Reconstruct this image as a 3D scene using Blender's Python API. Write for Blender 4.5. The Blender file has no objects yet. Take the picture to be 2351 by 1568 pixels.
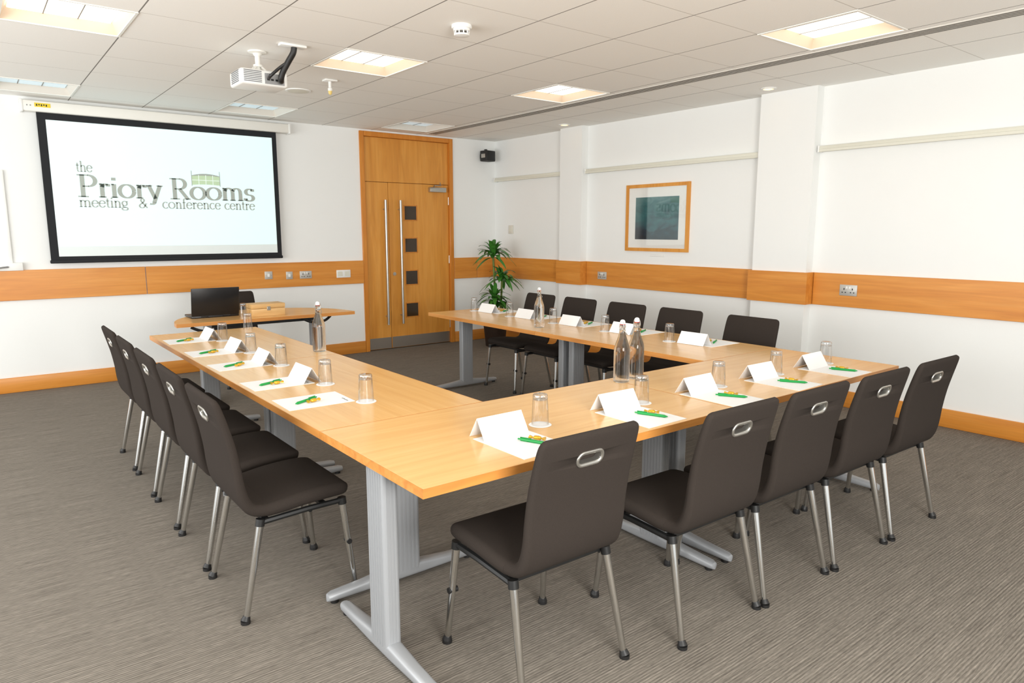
import bpy, bmesh, math, random
from mathutils import Vector, Matrix
random.seed(7)
S = bpy.context.scene
C = S.collection
S.view_settings.view_transform = 'Standard'
S.view_settings.look = 'None'
R = math.radians
PI = math.pi

# ------------------------------------------------------------------ materials
def lin(c):
    o = []
    for v in c:
        v /= 255.0
        o.append(v/12.92 if v <= 0.04045 else ((v+0.055)/1.055)**2.4)
    return o

def base_mat(name):
    m = bpy.data.materials.new(name)
    m.use_nodes = True
    nt = m.node_tree
    return m, nt, nt.nodes['Principled BSDF']

def mixc(nt, fac, a, b):
    n = nt.nodes.new('ShaderNodeMix'); n.data_type = 'RGBA'
    if hasattr(fac, 'links'): nt.links.new(fac, n.inputs[0])
    else: n.inputs[0].default_value = fac
    for i, c in ((6, a), (7, b)):
        if hasattr(c, 'links'): nt.links.new(c, n.inputs[i])
        else: n.inputs[i].default_value = (c[0], c[1], c[2], 1)
    return n.outputs[2]

def noise(nt, scale3, scale=1.0, detail=3, dist=0.0):
    tc = nt.nodes.new('ShaderNodeTexCoord')
    mp = nt.nodes.new('ShaderNodeMapping')
    mp.inputs['Scale'].default_value = scale3
    nt.links.new(tc.outputs['Object'], mp.inputs['Vector'])
    n = nt.nodes.new('ShaderNodeTexNoise')
    n.inputs['Scale'].default_value = scale
    n.inputs['Detail'].default_value = detail
    n.inputs['Distortion'].default_value = dist
    nt.links.new(mp.outputs[0], n.inputs['Vector'])
    return n.outputs[0]

def ramp(nt, fac, stops):
    r = nt.nodes.new('ShaderNodeValToRGB')
    el = r.color_ramp.elements
    while len(el) < len(stops): el.new(0.5)
    for e, (p, c) in zip(el, stops):
        e.position = p; e.color = (c[0], c[1], c[2], 1)
    nt.links.new(fac, r.inputs[0])
    return r.outputs[0]

def mult(nt, a, b):
    mm = nt.nodes.new('ShaderNodeMix'); mm.data_type = 'RGBA'; mm.blend_type = 'MULTIPLY'
    mm.inputs[0].default_value = 1.0
    nt.links.new(a, mm.inputs[6]); nt.links.new(b, mm.inputs[7])
    return mm.outputs[2]

def bump(nt, b, h, strength, dist=0.002):
    n = nt.nodes.new('ShaderNodeBump')
    n.inputs['Strength'].default_value = strength
    n.inputs['Distance'].default_value = dist
    nt.links.new(h, n.inputs['Height'])
    nt.links.new(n.outputs[0], b.inputs['Normal'])

def plain(name, rgb, rough=0.5, metal=0.0, var=0.05, scale=25.0, bmp=0.0, emis=0.0, ecol=None, spec=0.5):
    m, nt, b = base_mat(name)
    c = lin(rgb)
    f = noise(nt, (1, 1, 1), scale, 3)
    col = mixc(nt, f, [v*(1-var) for v in c], [min(1, v*(1+var)) for v in c])
    nt.links.new(col, b.inputs['Base Color'])
    b.inputs['Roughness'].default_value = rough
    b.inputs['Metallic'].default_value = metal
    b.inputs['Specular IOR Level'].default_value = spec
    if bmp: bump(nt, b, f, bmp)
    if emis:
        e = lin(ecol or rgb)
        b.inputs['Emission Color'].default_value = (*e, 1)
        b.inputs['Emission Strength'].default_value = emis
    return m

def wood(name, dark, mid, light, scale3=(1.1, 16, 16), rough=0.35, pore=0.12):
    m, nt, b = base_mat(name)
    f = noise(nt, scale3, 1.0, 5, 0.8)
    col = ramp(nt, f, [(0.25, lin(dark)), (0.5, lin(mid)), (0.75, lin(light))])
    f2 = noise(nt, tuple(s*5 for s in scale3), 1.0, 2, 0.0)
    c2 = mixc(nt, f2, (1-pore, 1-pore*1.15, 1-pore*1.3), (1.06, 1.06, 1.06))
    nt.links.new(mult(nt, col, c2), b.inputs['Base Color'])
    b.inputs['Roughness'].default_value = rough
    return m

M = {}
M['wall'] = plain('wall_paint', (240, 241, 239), 0.85, var=0.01, scale=4, bmp=0.02)
M['white'] = plain('white_plastic', (238, 238, 235), 0.4, var=0.01)
M['white_metal'] = plain('white_metal', (235, 233, 226), 0.45, var=0.015)
M['offwhite'] = plain('rail_paint', (222, 220, 206), 0.5, var=0.02)
M['table'] = wood('oak_laminate', (223, 174, 110), (229, 182, 118), (234, 189, 127), (1.3, 22, 22), 0.2, 0.05)
M['edge'] = wood('oak_edge', (186, 120, 56), (204, 138, 68), (216, 152, 82), (2, 20, 20), 0.4)
M['door'] = wood('oak_door', (206, 135, 50), (220, 151, 62), (229, 163, 76), (14, 14, 1.0), 0.35)
M['frame'] = wood('oak_frame', (198, 121, 40), (210, 133, 48), (218, 145, 58), (16, 16, 1.4), 0.35)
M['bandx'] = wood('oak_band_x', (204, 127, 48), (218, 143, 58), (226, 155, 72), (1.0, 16, 16), 0.35)
M['bandy'] = wood('oak_band_y', (204, 127, 48), (218, 143, 58), (226, 155, 72), (16, 1.0, 16), 0.35)
M['pine'] = wood('pine', (206, 160, 98), (220, 178, 118), (228, 192, 136), (3, 24, 24), 0.5)
M['fabric'] = plain('charcoal_fabric', (53, 47, 43), 1.0, var=0.18, scale=420, bmp=0.25, spec=0.1)
M['black'] = plain('black_plastic', (26, 25, 25), 0.5)
M['black_metal'] = plain('black_metal', (30, 30, 30), 0.45, metal=0.2)
M['chrome'] = plain('chrome', (216, 216, 214), 0.14, metal=1.0, var=0.01)
M['steel'] = plain('brushed_steel', (186, 184, 178), 0.32, metal=0.9, var=0.05, scale=60)
M['plate'] = plain('socket_plate', (196, 193, 186), 0.4, metal=0.35, var=0.02)
M['silver'] = plain('silver_paint', (160, 162, 165), 0.45, metal=0.25, var=0.0)
M['paper'] = plain('paper', (240, 240, 240), 0.8, var=0.01)
M['green'] = plain('pen_green', (16, 150, 66), 0.35, var=0.03)
M['gold'] = plain('gold_wrapper', (224, 176, 52), 0.25, metal=0.55, var=0.2, scale=260)
M['grey_ink'] = plain('grey_ink', (122, 130, 128), 0.8, emis=0.0)
M['red'] = plain('red_rubber', (190, 40, 32), 0.5)
M['screen_black'] = plain('screen_border', (22, 24, 28), 0.8)
M['screen_white'] = plain('screen_fabric', (228, 236, 235), 0.9, var=0.01, emis=0.06)  # bare fabric given a faint glow of its own to lighten it
M['projected'] = plain('projected_light', (218, 236, 238), 0.9, var=0.006, emis=0.34, ecol=(214, 246, 246))
M['logo_grey'] = plain('logo_grey', (168, 175, 168), 0.9, var=0.02, emis=0.12, ecol=(158, 168, 160))
M['logo_pale'] = plain('logo_pale', (226, 238, 232), 0.9, var=0.02, emis=0.25, ecol=(222, 246, 240))
M['logo_green'] = plain('logo_green', (188, 210, 178), 0.9, var=0.04, emis=0.2, ecol=(180, 208, 168))
M['laptop'] = plain('laptop_black', (22, 22, 24), 0.35)
M['dark_glass'] = plain('dark_glass', (58, 46, 32), 0.08, var=0.1, scale=6)
M['yellow'] = plain('yellow_sticker', (236, 206, 40), 0.5)
M['leaf'] = plain('leaf_green', (66, 130, 46), 0.4, var=0.35, scale=14)
M['cane'] = plain('cane', (112, 128, 62), 0.7, var=0.25, scale=40, bmp=0.3)
M['pot'] = plain('pot', (50, 36, 28), 0.5)
M['soil'] = plain('soil', (48, 36, 28), 1.0, var=0.4, scale=80, bmp=0.6)
M['slot'] = plain('slot_dark', (84, 80, 74), 0.7)
M['slot_frame'] = plain('slot_frame', (214, 210, 202), 0.5)
M['lamp_on'] = plain('lamp_on', (255, 252, 244), 0.5, var=0.0, emis=2.4, ecol=(255, 252, 246))
M['lamp_off'] = plain('lamp_off', (206, 220, 226), 0.4, var=0.02, emis=0.45, ecol=(200, 226, 238))  # panes of the unlit far row, given a faint bluish glow
M['reflector'] = plain('reflector', (222, 202, 178), 0.45, var=0.01)
M['reflector_dim'] = plain('reflector_dim', (228, 222, 212), 0.45, var=0.01)
M['divider'] = plain('divider', (150, 144, 134), 0.5)
M['warm_lamp'] = plain('warm_lamp', (255, 226, 170), 0.5, var=0.0, emis=3.0, ecol=(255, 214, 150))
M['mat_board'] = plain('mat_board', (246, 245, 240), 0.8, var=0.01)
M['switch'] = plain('switch_ivory', (222, 218, 206), 0.5)
M['amber'] = plain('amber_plastic', (226, 200, 120), 0.4)
M['grey_plastic'] = plain('grey_plastic', (150, 150, 150), 0.5)
M['vent'] = plain('vent_grey', (112, 114, 118), 0.6)

def glass_thin(name, tint=0.99, edge=0.84, base=0.045, gl=0.85, pw=3.0):
    m, nt, b = base_mat(name)
    nt.nodes.remove(b)
    out = nt.nodes['Material Output']
    tr = nt.nodes.new('ShaderNodeBsdfTransparent')
    lw = nt.nodes.new('ShaderNodeLayerWeight'); lw.inputs[0].default_value = 0.5
    p5 = nt.nodes.new('ShaderNodeMath'); p5.operation = 'POWER'; p5.inputs[1].default_value = pw
    nt.links.new(lw.outputs['Facing'], p5.inputs[0])
    col = mixc(nt, p5.outputs[0], (tint, tint, tint), (edge, edge, edge))
    nt.links.new(col, tr.inputs[0])
    g = nt.nodes.new('ShaderNodeBsdfGlossy'); g.inputs['Roughness'].default_value = 0.03
    mx = nt.nodes.new('ShaderNodeMixShader')
    mu = nt.nodes.new('ShaderNodeMath'); mu.operation = 'MULTIPLY_ADD'; mu.inputs[1].default_value = gl; mu.inputs[2].default_value = base
    nt.links.new(p5.outputs[0], mu.inputs[0])
    nt.links.new(mu.outputs[0], mx.inputs[0])
    nt.links.new(tr.outputs[0], mx.inputs[1]); nt.links.new(g.outputs[0], mx.inputs[2])
    nt.links.new(mx.outputs[0], out.inputs[0])
    return m
M['glass'] = glass_thin('clear_glass')
M['glass_base'] = glass_thin('thick_glass_base', 0.92, 0.7, 0.12, 0.7, 2.0)
M['pane'] = glass_thin('picture_glass', 0.99, 0.95, 0.07, 0.8, 4.0)

def bottle_mat():
    m, nt, b = base_mat('bottle_glass')
    nt.nodes.remove(b)
    out = nt.nodes['Material Output']
    gl = nt.nodes.new('ShaderNodeBsdfGlass'); gl.inputs['IOR'].default_value = 1.38
    gl.inputs['Color'].default_value = (0.97, 0.97, 0.97, 1); gl.inputs['Roughness'].default_value = 0.0
    tr = nt.nodes.new('ShaderNodeBsdfTransparent'); tr.inputs[0].default_value = (0.95, 0.96, 0.95, 1)
    mx = nt.nodes.new('ShaderNodeMixShader'); mx.inputs[0].default_value = 0.22
    nt.links.new(gl.outputs[0], mx.inputs[1]); nt.links.new(tr.outputs[0], mx.inputs[2])
    nt.links.new(mx.outputs[0], out.inputs[0])
    return m
M['bottle'] = bottle_mat()

def carpet_mat():
    m, nt, b = base_mat('carpet')
    f1 = noise(nt, (4.0, 170, 1), 1.0, 2, 0.0)
    f2 = noise(nt, (30, 300, 1), 1.0, 2, 0.0)
    f3 = noise(nt, (0.8, 0.8, 1), 1.0, 2, 0.0)
    a = ramp(nt, f1, [(0.3, lin((109, 102, 94))), (0.5, lin((125, 118, 109))), (0.7, lin((141, 133, 123)))])
    c = ramp(nt, f2, [(0.3, (0.74, 0.74, 0.74)), (0.7, (1.18, 1.18, 1.18))])
    c3 = mixc(nt, f3, (0.96, 0.96, 0.96), (1.04, 1.04, 1.04))
    tc = nt.nodes.new('ShaderNodeTexCoord')
    wv = nt.nodes.new('ShaderNodeTexWave'); wv.wave_type = 'BANDS'; wv.bands_direction = 'Y'
    wv.inputs['Scale'].default_value = 2*PI/20/0.0115
    wv.inputs['Distortion'].default_value = 0.6; wv.inputs['Detail'].default_value = 1
    nt.links.new(tc.outputs['Object'], wv.inputs['Vector'])
    c4 = ramp(nt, wv.outputs['Fac'], [(0.1, (0.76, 0.76, 0.76)), (0.8, (1.1, 1.1, 1.1))])
    nt.links.new(mult(nt, mult(nt, mult(nt, a, c), c3), c4), b.inputs['Base Color'])
    b.inputs['Roughness'].default_value = 0.95
    b.inputs['Specular IOR Level'].default_value = 0.15
    bump(nt, b, f2, 0.3, 0.004)
    return m
M['carpet'] = carpet_mat()

TP = 0.61
def ceiling_mat():
    m, nt, b = base_mat('ceiling_tiles')
    tc = nt.nodes.new('ShaderNodeTexCoord')
    sp = nt.nodes.new('ShaderNodeSeparateXYZ')
    nt.links.new(tc.outputs['Object'], sp.inputs[0])
    def dist(out, x0):
        s = nt.nodes.new('ShaderNodeMath'); s.operation = 'SUBTRACT'; s.inputs[1].default_value = x0
        nt.links.new(out, s.inputs[0])
        p = nt.nodes.new('ShaderNodeMath'); p.operation = 'PINGPONG'; p.inputs[1].default_value = TP/2
        nt.links.new(s.outputs[0], p.inputs[0])
        return p.outputs[0]
    dx = dist(sp.outputs[0], 2.09); dy = dist(sp.outputs[1], 5.05)
    lx = nt.nodes.new('ShaderNodeMath'); lx.operation = 'LESS_THAN'; lx.inputs[1].default_value = 0.0038
    nt.links.new(dx, lx.inputs[0])
    ly = nt.nodes.new('ShaderNodeMath'); ly.operation = 'LESS_THAN'; ly.inputs[1].default_value = 0.003
    nt.links.new(dy, ly.inputs[0])
    f = noise(nt, (1, 1, 1), 180, 2)
    tile = mixc(nt, f, lin((240, 238, 233)), lin((250, 249, 245)))
    c1 = mixc(nt, ly.outputs[0], tile, lin((204, 200, 194)))
    c2 = mixc(nt, lx.outputs[0], c1, lin((126, 122, 116)))
    nt.links.new(c2, b.inputs['Base Color'])
    b.inputs['Roughness'].default_value = 0.9
    bump(nt, b, f, 0.1)
    return m
M['ceiling'] = ceiling_mat()

def art_mat():
    m, nt, b = base_mat('artwork')
    tc = nt.nodes.new('ShaderNodeTexCoord')
    sp = nt.nodes.new('ShaderNodeSeparateXYZ'); nt.links.new(tc.outputs['Object'], sp.inputs[0])
    f = noise(nt, (3, 3, 7), 1.2, 4, 1.5)
    ad = nt.nodes.new('ShaderNodeMath'); ad.operation = 'MULTIPLY_ADD'; ad.inputs[1].default_value = 1.5; ad.inputs[2].default_value = 0.0
    nt.links.new(sp.outputs[2], ad.inputs[0])
    a2 = nt.nodes.new('ShaderNodeMath'); a2.operation = 'ADD'
    nt.links.new(ad.outputs[0], a2.inputs[0]); nt.links.new(f, a2.inputs[1])
    col = ramp(nt, a2.outputs[0], [(0.1, lin((20, 30, 40))), (0.3, lin((30, 46, 60))), (0.42, lin((40, 80, 88))), (0.6, lin((44, 102, 104))), (0.85, lin((90, 130, 130)))])
    nt.links.new(col, b.inputs['Base Color']); b.inputs['Roughness'].default_value = 0.6
    return m
M['art'] = art_mat()

# ------------------------------------------------------------------ mesh helpers
def NB(): return bmesh.new()

def box(bm, x0, x1, y0, y1, z0, z1, bev=0.0, seg=2):
    r = bmesh.ops.create_cube(bm, size=1.0)
    vs = r['verts']
    for v in vs:
        v.co = Vector((x0+(v.co.x+.5)*(x1-x0), y0+(v.co.y+.5)*(y1-y0), z0+(v.co.z+.5)*(z1-z0)))
    if bev:
        es = list({e for v in vs for e in v.link_edges})
        bmesh.ops.bevel(bm, geom=es, offset=bev, segments=seg, affect='EDGES', profile=0.5)
    return bm

def loft(bm, loops, cap=True, closed=True):
    rings = [[bm.verts.new(p) for p in lp] for lp in loops]
    n = len(rings[0])
    for a, b in zip(rings, rings[1:]):
        for i in range(n if closed else n-1):
            j = (i+1) % n
            bm.faces.new((a[i], a[j], b[j], b[i]))
    if cap:
        bm.faces.new(list(reversed(rings[0]))); bm.faces.new(rings[-1])
    return bm

def fin(bm):
    bmesh.ops.recalc_face_normals(bm, faces=bm.faces[:])

def frame_of(d):
    d = d.normalized()
    a = Vector((0, 0, 1)) if abs(d.z) < 0.9 else Vector((1, 0, 0))
    u = d.cross(a).normalized(); v = d.cross(u).normalized()
    return u, v

def cyl(bm, p0, p1, r0, r1=None, seg=16):
    p0 = Vector(p0); p1 = Vector(p1); r1 = r0 if r1 is None else r1
    u, v = frame_of(p1-p0)
    lp = []
    for p, r in ((p0, r0), (p1, r1)):
        lp.append([p+(u*math.cos(2*PI*k/seg)+v*math.sin(2*PI*k/seg))*r for k in range(seg)])
    return loft(bm, lp)

def tube(bm, pts, r, seg=8):
    pts = [Vector(p) for p in pts]
    lp = []
    u = None
    for i, p in enumerate(pts):
        d = (pts[min(i+1, len(pts)-1)]-pts[max(i-1, 0)]).normalized()
        if u is None: u, v = frame_of(d)
        else:
            u = (u-d*u.dot(d)).normalized(); v = d.cross(u)
        lp.append([p+(u*math.cos(2*PI*k/seg)+v*math.sin(2*PI*k/seg))*r for k in range(seg)])
    return loft(bm, lp)

def lathe(bm, prof, seg=24, c=(0, 0, 0), cap=True):
    lp = [[(c[0]+r*math.cos(2*PI*k/seg), c[1]+r*math.sin(2*PI*k/seg), c[2]+z) for k in range(seg)] for r, z in prof]
    return loft(bm, lp, cap)

def curve(pts, n=8):
    pts = [Vector(p) for p in pts]
    out = []
    for i in range(len(pts)-1):
        p0 = pts[max(i-1, 0)]; p1 = pts[i]; p2 = pts[i+1]; p3 = pts[min(i+2, len(pts)-1)]
        for k in range(n):
            t = k/n
            out.append(0.5*((2*p1)+(p2-p0)*t+(2*p0-5*p1+4*p2-p3)*t*t+(3*p1-p0-3*p2+p3)*t**3))
    out.append(pts[-1])
    return out

def rrect(w, h, r, n=4):
    r = min(r, w/2-1e-5, h/2-1e-5)
    pts = []
    for cx, cy, a0 in ((w/2-r, h/2-r, 0), (-w/2+r, h/2-r, 90), (-w/2+r, -h/2+r, 180), (w/2-r, -h/2+r, 270)):
        for k in range(n+1):
            a = R(a0+90*k/n)
            pts.append((cx+r*math.cos(a), cy+r*math.sin(a)))
    return pts

def stadium(hw, hh, n=8):
    pts = []
    for cx, a0 in ((hw-hh, -90), (-hw+hh, 90)):
        for k in range(n+1):
            a = R(a0+180*k/n)
            pts.append((cx+hh*math.cos(a), hh*math.sin(a)))
    return pts

def obj(name, bm, mat, parent=None, smooth=True, ang=40, recalc=True, loc=None, rot=None):
    if recalc: fin(bm)
    me = bpy.data.meshes.new(name)
    bm.to_mesh(me); bm.free()
    me.materials.append(mat)
    if smooth and len(me.polygons):
        me.polygons.foreach_set('use_smooth', [True]*len(me.polygons))
        me.set_sharp_from_angle(angle=R(ang))
    o = bpy.data.objects.new(name, me); C.objects.link(o)
    if parent: o.parent = parent
    if loc: o.location = loc
    if rot: o.rotation_euler = rot
    return o

def tag(o, label, cat, group=None):
    o['label'] = label; o['category'] = cat
    if group: o['group'] = group
    return o

def thing(name, label, cat, loc=(0, 0, 0), rotz=0.0, group=None):
    o = bpy.data.objects.new(name, None); C.objects.link(o)
    o.empty_display_size = 0.1
    o.location = loc; o.rotation_euler = (0, 0, rotz)
    return tag(o, label, cat, group)

def struct(o):
    o['kind'] = 'structure'; return o

def dup(root, loc, rotz, label, group=None):
    def cp(o, par):
        c = o.copy(); C.objects.link(c); c.parent = par
        for ch in list(o.children):
            cp(ch, c)
        return c
    r = cp(root, None)
    r.location = loc; r.rotation_euler = (0, 0, rotz)
    r['label'] = label
    if group: r['group'] = group
    return r

# ------------------------------------------------------------------ stroke lettering (broad-nib serif)
def arc(cx, cy, rx, ry, a0, a1, n=14):
    return [(cx+rx*math.cos(R(a0+(a1-a0)*k/n)), cy+ry*math.sin(R(a0+(a1-a0)*k/n))) for k in range(n+1)]
def sf(x, y, w=0.24): return [(x-w/2, y), (x+w/2, y)]
GL = {
 't': (0.34, [[(.14, .82), (.14, .16)], arc(.24, .14, .1, .13, 180, 300, 6), [(.0, .6), (.3, .6)]]),
 'h': (0.58, [[(.12, 1), (.12, 0)], arc(.28, .4, .16, .21, 160, 0, 8), [(.44, .4), (.44, 0)], sf(.12, .02), sf(.44, .02), [(.02, .98), (.12, .98)]]),
 'e': (0.54, [[(.06, .36), (.48, .36)], arc(.27, .31, .23, .31, 8, 330, 18)]),
 'P': (0.70, [[(.17, 1), (.17, 0)], [(.17, .975), (.38, .975)], arc(.36, .73, .25, .25, 90, -90, 12), [(.38, .48), (.17, .48)], sf(.17, .02, .36), sf(.12, .975, .24)]),
 'r': (0.42, [[(.13, .62), (.13, 0)], arc(.27, .42, .14, .18, 165, 60, 6), [(.34, .61), (.34, .5)], sf(.13, .02, .26), [(.03, .6), (.13, .6)]]),
 'i': (0.28, [[(.13, .62), (.13, 0)], [(.13, .91), (.13, .78)], sf(.13, .02, .24), [(.03, .6), (.13, .6)]]),
 'o': (0.62, [arc(.3, .31, .26, .3, 0, 360, 24)]),
 'y': (0.56, [[(.07, .62), (.29, .0)], [(.49, .62), (.24, -.18)], arc(.14, -.17, .1, .09, 0, -130, 6), sf(.08, .6), sf(.48, .6)]),
 'R': (0.76, [[(.17, 1), (.17, 0)], [(.17, .975), (.38, .975)], arc(.36, .74, .22, .24, 90, -90, 12), [(.38, .5), (.17, .5)], [(.36, .5), (.66, .0)], sf(.17, .02, .36), sf(.12, .975, .24), [(.58, .02), (.76, .02)]]),
 'm': (0.92, [[(.13, .62), (.13, 0)], arc(.29, .4, .16, .21, 160, 0, 8), [(.45, .4), (.45, 0)], arc(.61, .4, .16, .21, 160, 0, 8), [(.77, .4), (.77, 0)], sf(.13, .02), sf(.45, .02), sf(.77, .02), [(.03, .6), (.13, .6)]]),
 'n': (0.60, [[(.13, .62), (.13, 0)], arc(.29, .4, .16, .21, 160, 0, 8), [(.45, .4), (.45, 0)], sf(.13, .02), sf(.45, .02), [(.03, .6), (.13, .6)]]),
 's': (0.46, [arc(.23, .455, .15, .15, 40, 270, 10)[:-1]+arc(.22, .155, .17, .15, 90, -150, 12), [(.36, .6), (.36, .48)], [(.06, .02), (.06, .14)]]),
 'g': (0.54, [arc(.24, .4, .19, .21, 0, 360, 18), arc(.25, -.1, .23, .14, 0, 360, 18), [(.14, .22), (.1, .12), (.2, .05), (.35, .03)], [(.38, .56), (.5, .6)]]),
 'c': (0.50, [arc(.27, .31, .23, .3, 45, 320, 18)]),
 'f': (0.36, [arc(.27, .84, .12, .15, 40, 180, 8), [(.15, .84), (.15, 0)], [(.02, .6), (.32, .6)], sf(.15, .02, .26)]),
 '&': (0.72, [[(.66, .02), (.2, .7)]+arc(.31, .82, .13, .16, 220, -20, 10)+[(.36, .6), (.16, .42)]+arc(.25, .22, .2, .21, 130, 330, 10)+[(.56, .42)], sf(.57, .46, .2)]),
 ' ': (0.36, []),
}
def lettering(bm, text, x0, x1, y0, cap, M3, thick=0.13, thin=0.04):
    """text between x0 and x1 (baseline y0, cap height cap), mapped by M3(x,y)->3D point"""
    tot = sum(GL[c][0] for c in text)
    sx = (x1-x0)/tot
    px = 0.0
    for ch in text:
        adv, strokes = GL[ch]
        for st in strokes:
            L, Rr = [], []
            n = len(st)
            for i, p in enumerate(st):
                a = st[max(i-1, 0)]; b = st[min(i+1, n-1)]
                dx, dy = b[0]-a[0], b[1]-a[1]
                l = math.hypot(dx, dy) or 1
                dx /= l; dy /= l
                w = (thin+(thick-thin)*abs(dy)**1.3)/2
                for lst, s in ((L, 1), (Rr, -1)):
                    lst.append(M3(x0+(px+p[0]-dy*w*s)*sx, y0+(p[1]+dx*w*s)*cap))
            vl = [bm.verts.new(q) for q in L]; vr = [bm.verts.new(q) for q in Rr]
            for i in range(n-1):
                bm.faces.new((vl[i], vl[i+1], vr[i+1], vr[i]))
        px += adv
    return bm

CEIL = 2.65
YB = 7.75      # back wall face
XR = 5.74      # right wall face

# ------------------------------------------------------------------ setting
struct(obj('floor', box(NB(), -2.6, 5.9, -2.2, 7.95, -0.1, 0), M['carpet'], smooth=False))

bm = NB()
box(bm, -2.6, 3.80, YB, 7.95, 0, CEIL+.2)
box(bm, 5.012, 5.9, YB, 7.95, 0, CEIL+.2)
box(bm, 3.80, 5.012, YB, 7.95, 2.60, CEIL+.2)
box(bm, 3.80, 5.012, YB+.13, 7.95, 0, 2.60)  # added backing behind the door, stops sky light showing through the gaps
struct(obj('wall_back', bm, M['wall'], smooth=False))
P1 = (5.95, 6.32); P2 = (3.16, 3.68); PX = 5.64
bm = NB()
box(bm, XR, 5.9, -2.2, YB, 0, CEIL+.2)
for a, b in (P1, P2): box(bm, PX, XR, a, b, 0, CEIL)
struct(obj('wall_right', bm, M['wall'], smooth=False))

LX = [(.26, .87), (2.09, 2.70), (3.92, 4.53)]
LY = [(2.0, 2.61), (4.44, 5.05), (6.88, 7.49)]
xs = sorted({-2.6, 5.74} | {v for p in LX for v in p}); ys = sorted({-2.2, YB} | {v for p in LY for v in p})
bm = NB()
for xa, xb in zip(xs, xs[1:]):
    for ya, yb in zip(ys, ys[1:]):
        if (xa, xb) in LX and (ya, yb) in LY: continue
        vs = [bm.verts.new(p) for p in ((xa, ya, CEIL), (xa, yb, CEIL), (xb, yb, CEIL), (xb, ya, CEIL))]
        bm.faces.new(vs)
bmesh.ops.remove_doubles(bm, verts=bm.verts[:], dist=1e-4)
struct(obj('ceiling', bm, M['ceiling'], smooth=False, recalc=False))

# oak dado band
BZ0, BZ1, BT = .845, 1.118, .025
tn = [0]
def trim(bmx, m):
    tn[0] += 1
    struct(obj('trim_%d' % tn[0], bmx, m, smooth=False))
for xa, xb in ((-2.6, 1.387), (1.395, 3.755), (5.057, 5.415), (5.421, XR-BT)):
    trim(box(NB(), xa, xb, YB-BT, YB, BZ0, BZ1, .002, 1), M['bandx'])
PB = PX-BT
trim(box(NB(), XR-BT, XR, P1[1]+BT+.002, YB-BT, BZ0, BZ1, .002, 1), M['bandy'])
def pier_band(a, b):
    bm = NB()
    box(bm, PB, PX, a-BT, b+BT, BZ0, BZ1)
    box(bm, PX, XR, a-BT, a, BZ0, BZ1)
    box(bm, PX, XR, b, b+BT, BZ0, BZ1)
    trim(bm, M['bandy'])
pier_band(*P1)
trim(box(NB(), XR-BT, XR, P2[1]+BT+.004, P1[0]-BT-.004, BZ0, BZ1, .002, 1), M['bandy'])
pier_band(*P2)
trim(box(NB(), XR-BT, XR, -2.2, P2[0]-BT-.006, BZ0, BZ1, .002, 1), M['bandy'])

def skirt(bm, x0, x1, y0, y1, h=.14):
    box(bm, x0, x1, y0, y1, 0, h, .006, 2)
bm = NB()
skirt(bm, -2.6, 3.755, YB-.02, YB); skirt(bm, 5.057, XR-.02, YB-.02, YB)
struct(obj('baseboard_back', bm, M['bandx']))
bm = NB()
skirt(bm, XR-.02, XR, P1[1], YB); skirt(bm, XR-.02, XR, P2[1], P1[0]); skirt(bm, XR-.02, XR, -2.2, P2[0])
for a, b in (P1, P2):
    skirt(bm, PX-.02, PX, a-.02, b+.02); skirt(bm, PX, XR, a-.02, a); skirt(bm, PX, XR, b, b+.02)
struct(obj('baseboard_right', bm, M['bandy']))

# ------------------------------------------------------------------ door
D = bpy.data.objects.new('door_1', None); C.objects.link(D); D.location = (0, YB, 0); struct(D)
bm = NB()
box(bm, 3.757, 3.812, -.02, .12, 0, 2.63, .004, 1); box(bm, 5.0, 5.055, -.02, .12, 0, 2.63, .004, 1)
box(bm, 3.812, 5.0, -.02, .12, 2.575, 2.63, .004, 1)
obj('door_frame', bm, M['frame'], D)
obj('overpanel', box(NB(), 3.814, 4.998, .02, .07, 2.055, 2.573, .002, 1), M['door'], D)
FR = .02
lf1 = obj('door_leaf', box(NB(), 3.815, 4.128, FR, .07, .008, 2.05, .002, 1), M['door'], D)
lf2 = obj('door_leaf', box(NB(), 4.133, 4.997, FR, .07, .008, 2.05, .002, 1), M['door'], D)
def pull(x, par):
    bm = NB()
    cyl(bm, (x, FR-.06, .315), (x, FR-.06, 1.84), .015)
    for z in (.42, 1.73): cyl(bm, (x, FR-.06, z), (x, FR, z), .009)
    obj('pull_handle', bm, M['steel'], par)
pull(4.062, lf1); pull(4.268, lf2)
for z in (1.69, 1.29, .885, .475):
    bm = NB()
    a, b = 4.352, 4.518; h = .083
    for q in ((a-.012, a, z-h-.012, z+h+.012), (b, b+.012, z-h-.012, z+h+.012), (a, b, z+h, z+h+.012), (a, b, z-h-.012, z-h)):
        box(bm, q[0], q[1], FR-.007, FR, q[2], q[3], .002, 1)
    obj('window_bead', bm, M['frame'], lf2)
    obj('vision_pane', box(NB(), a, b, FR-.002, FR+.002, z-h, z+h), M['dark_glass'], lf2, smooth=False)
obj('kick_plate', box(NB(), 3.82, 4.124, FR-.003, FR, .012, .15), M['steel'], lf1)
obj('kick_plate', box(NB(), 4.138, 4.992, FR-.003, FR, .012, .15), M['steel'], lf2)
bm = NB(); cyl(bm, (4.19, FR, .94), (4.19, FR-.008, .94), .022); cyl(bm, (4.19, FR-.008, .94), (4.19, FR-.014, .94), .012)
obj('lock_cylinder', bm, M['steel'], lf2)
bm = NB(); box(bm, 4.70, 4.94, FR-.055, FR, 1.955, 2.015, .006); 
obj('door_closer', bm, M['steel'], lf2)
bm = NB(); tube(bm, [(4.76, FR-.045, 2.02), (4.72, FR-.12, 2.03), (4.86, FR-.05, 2.04), (4.86, FR-.03, 2.075)], .007)
obj('closer_arm', bm, M['steel'], lf2)
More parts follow.
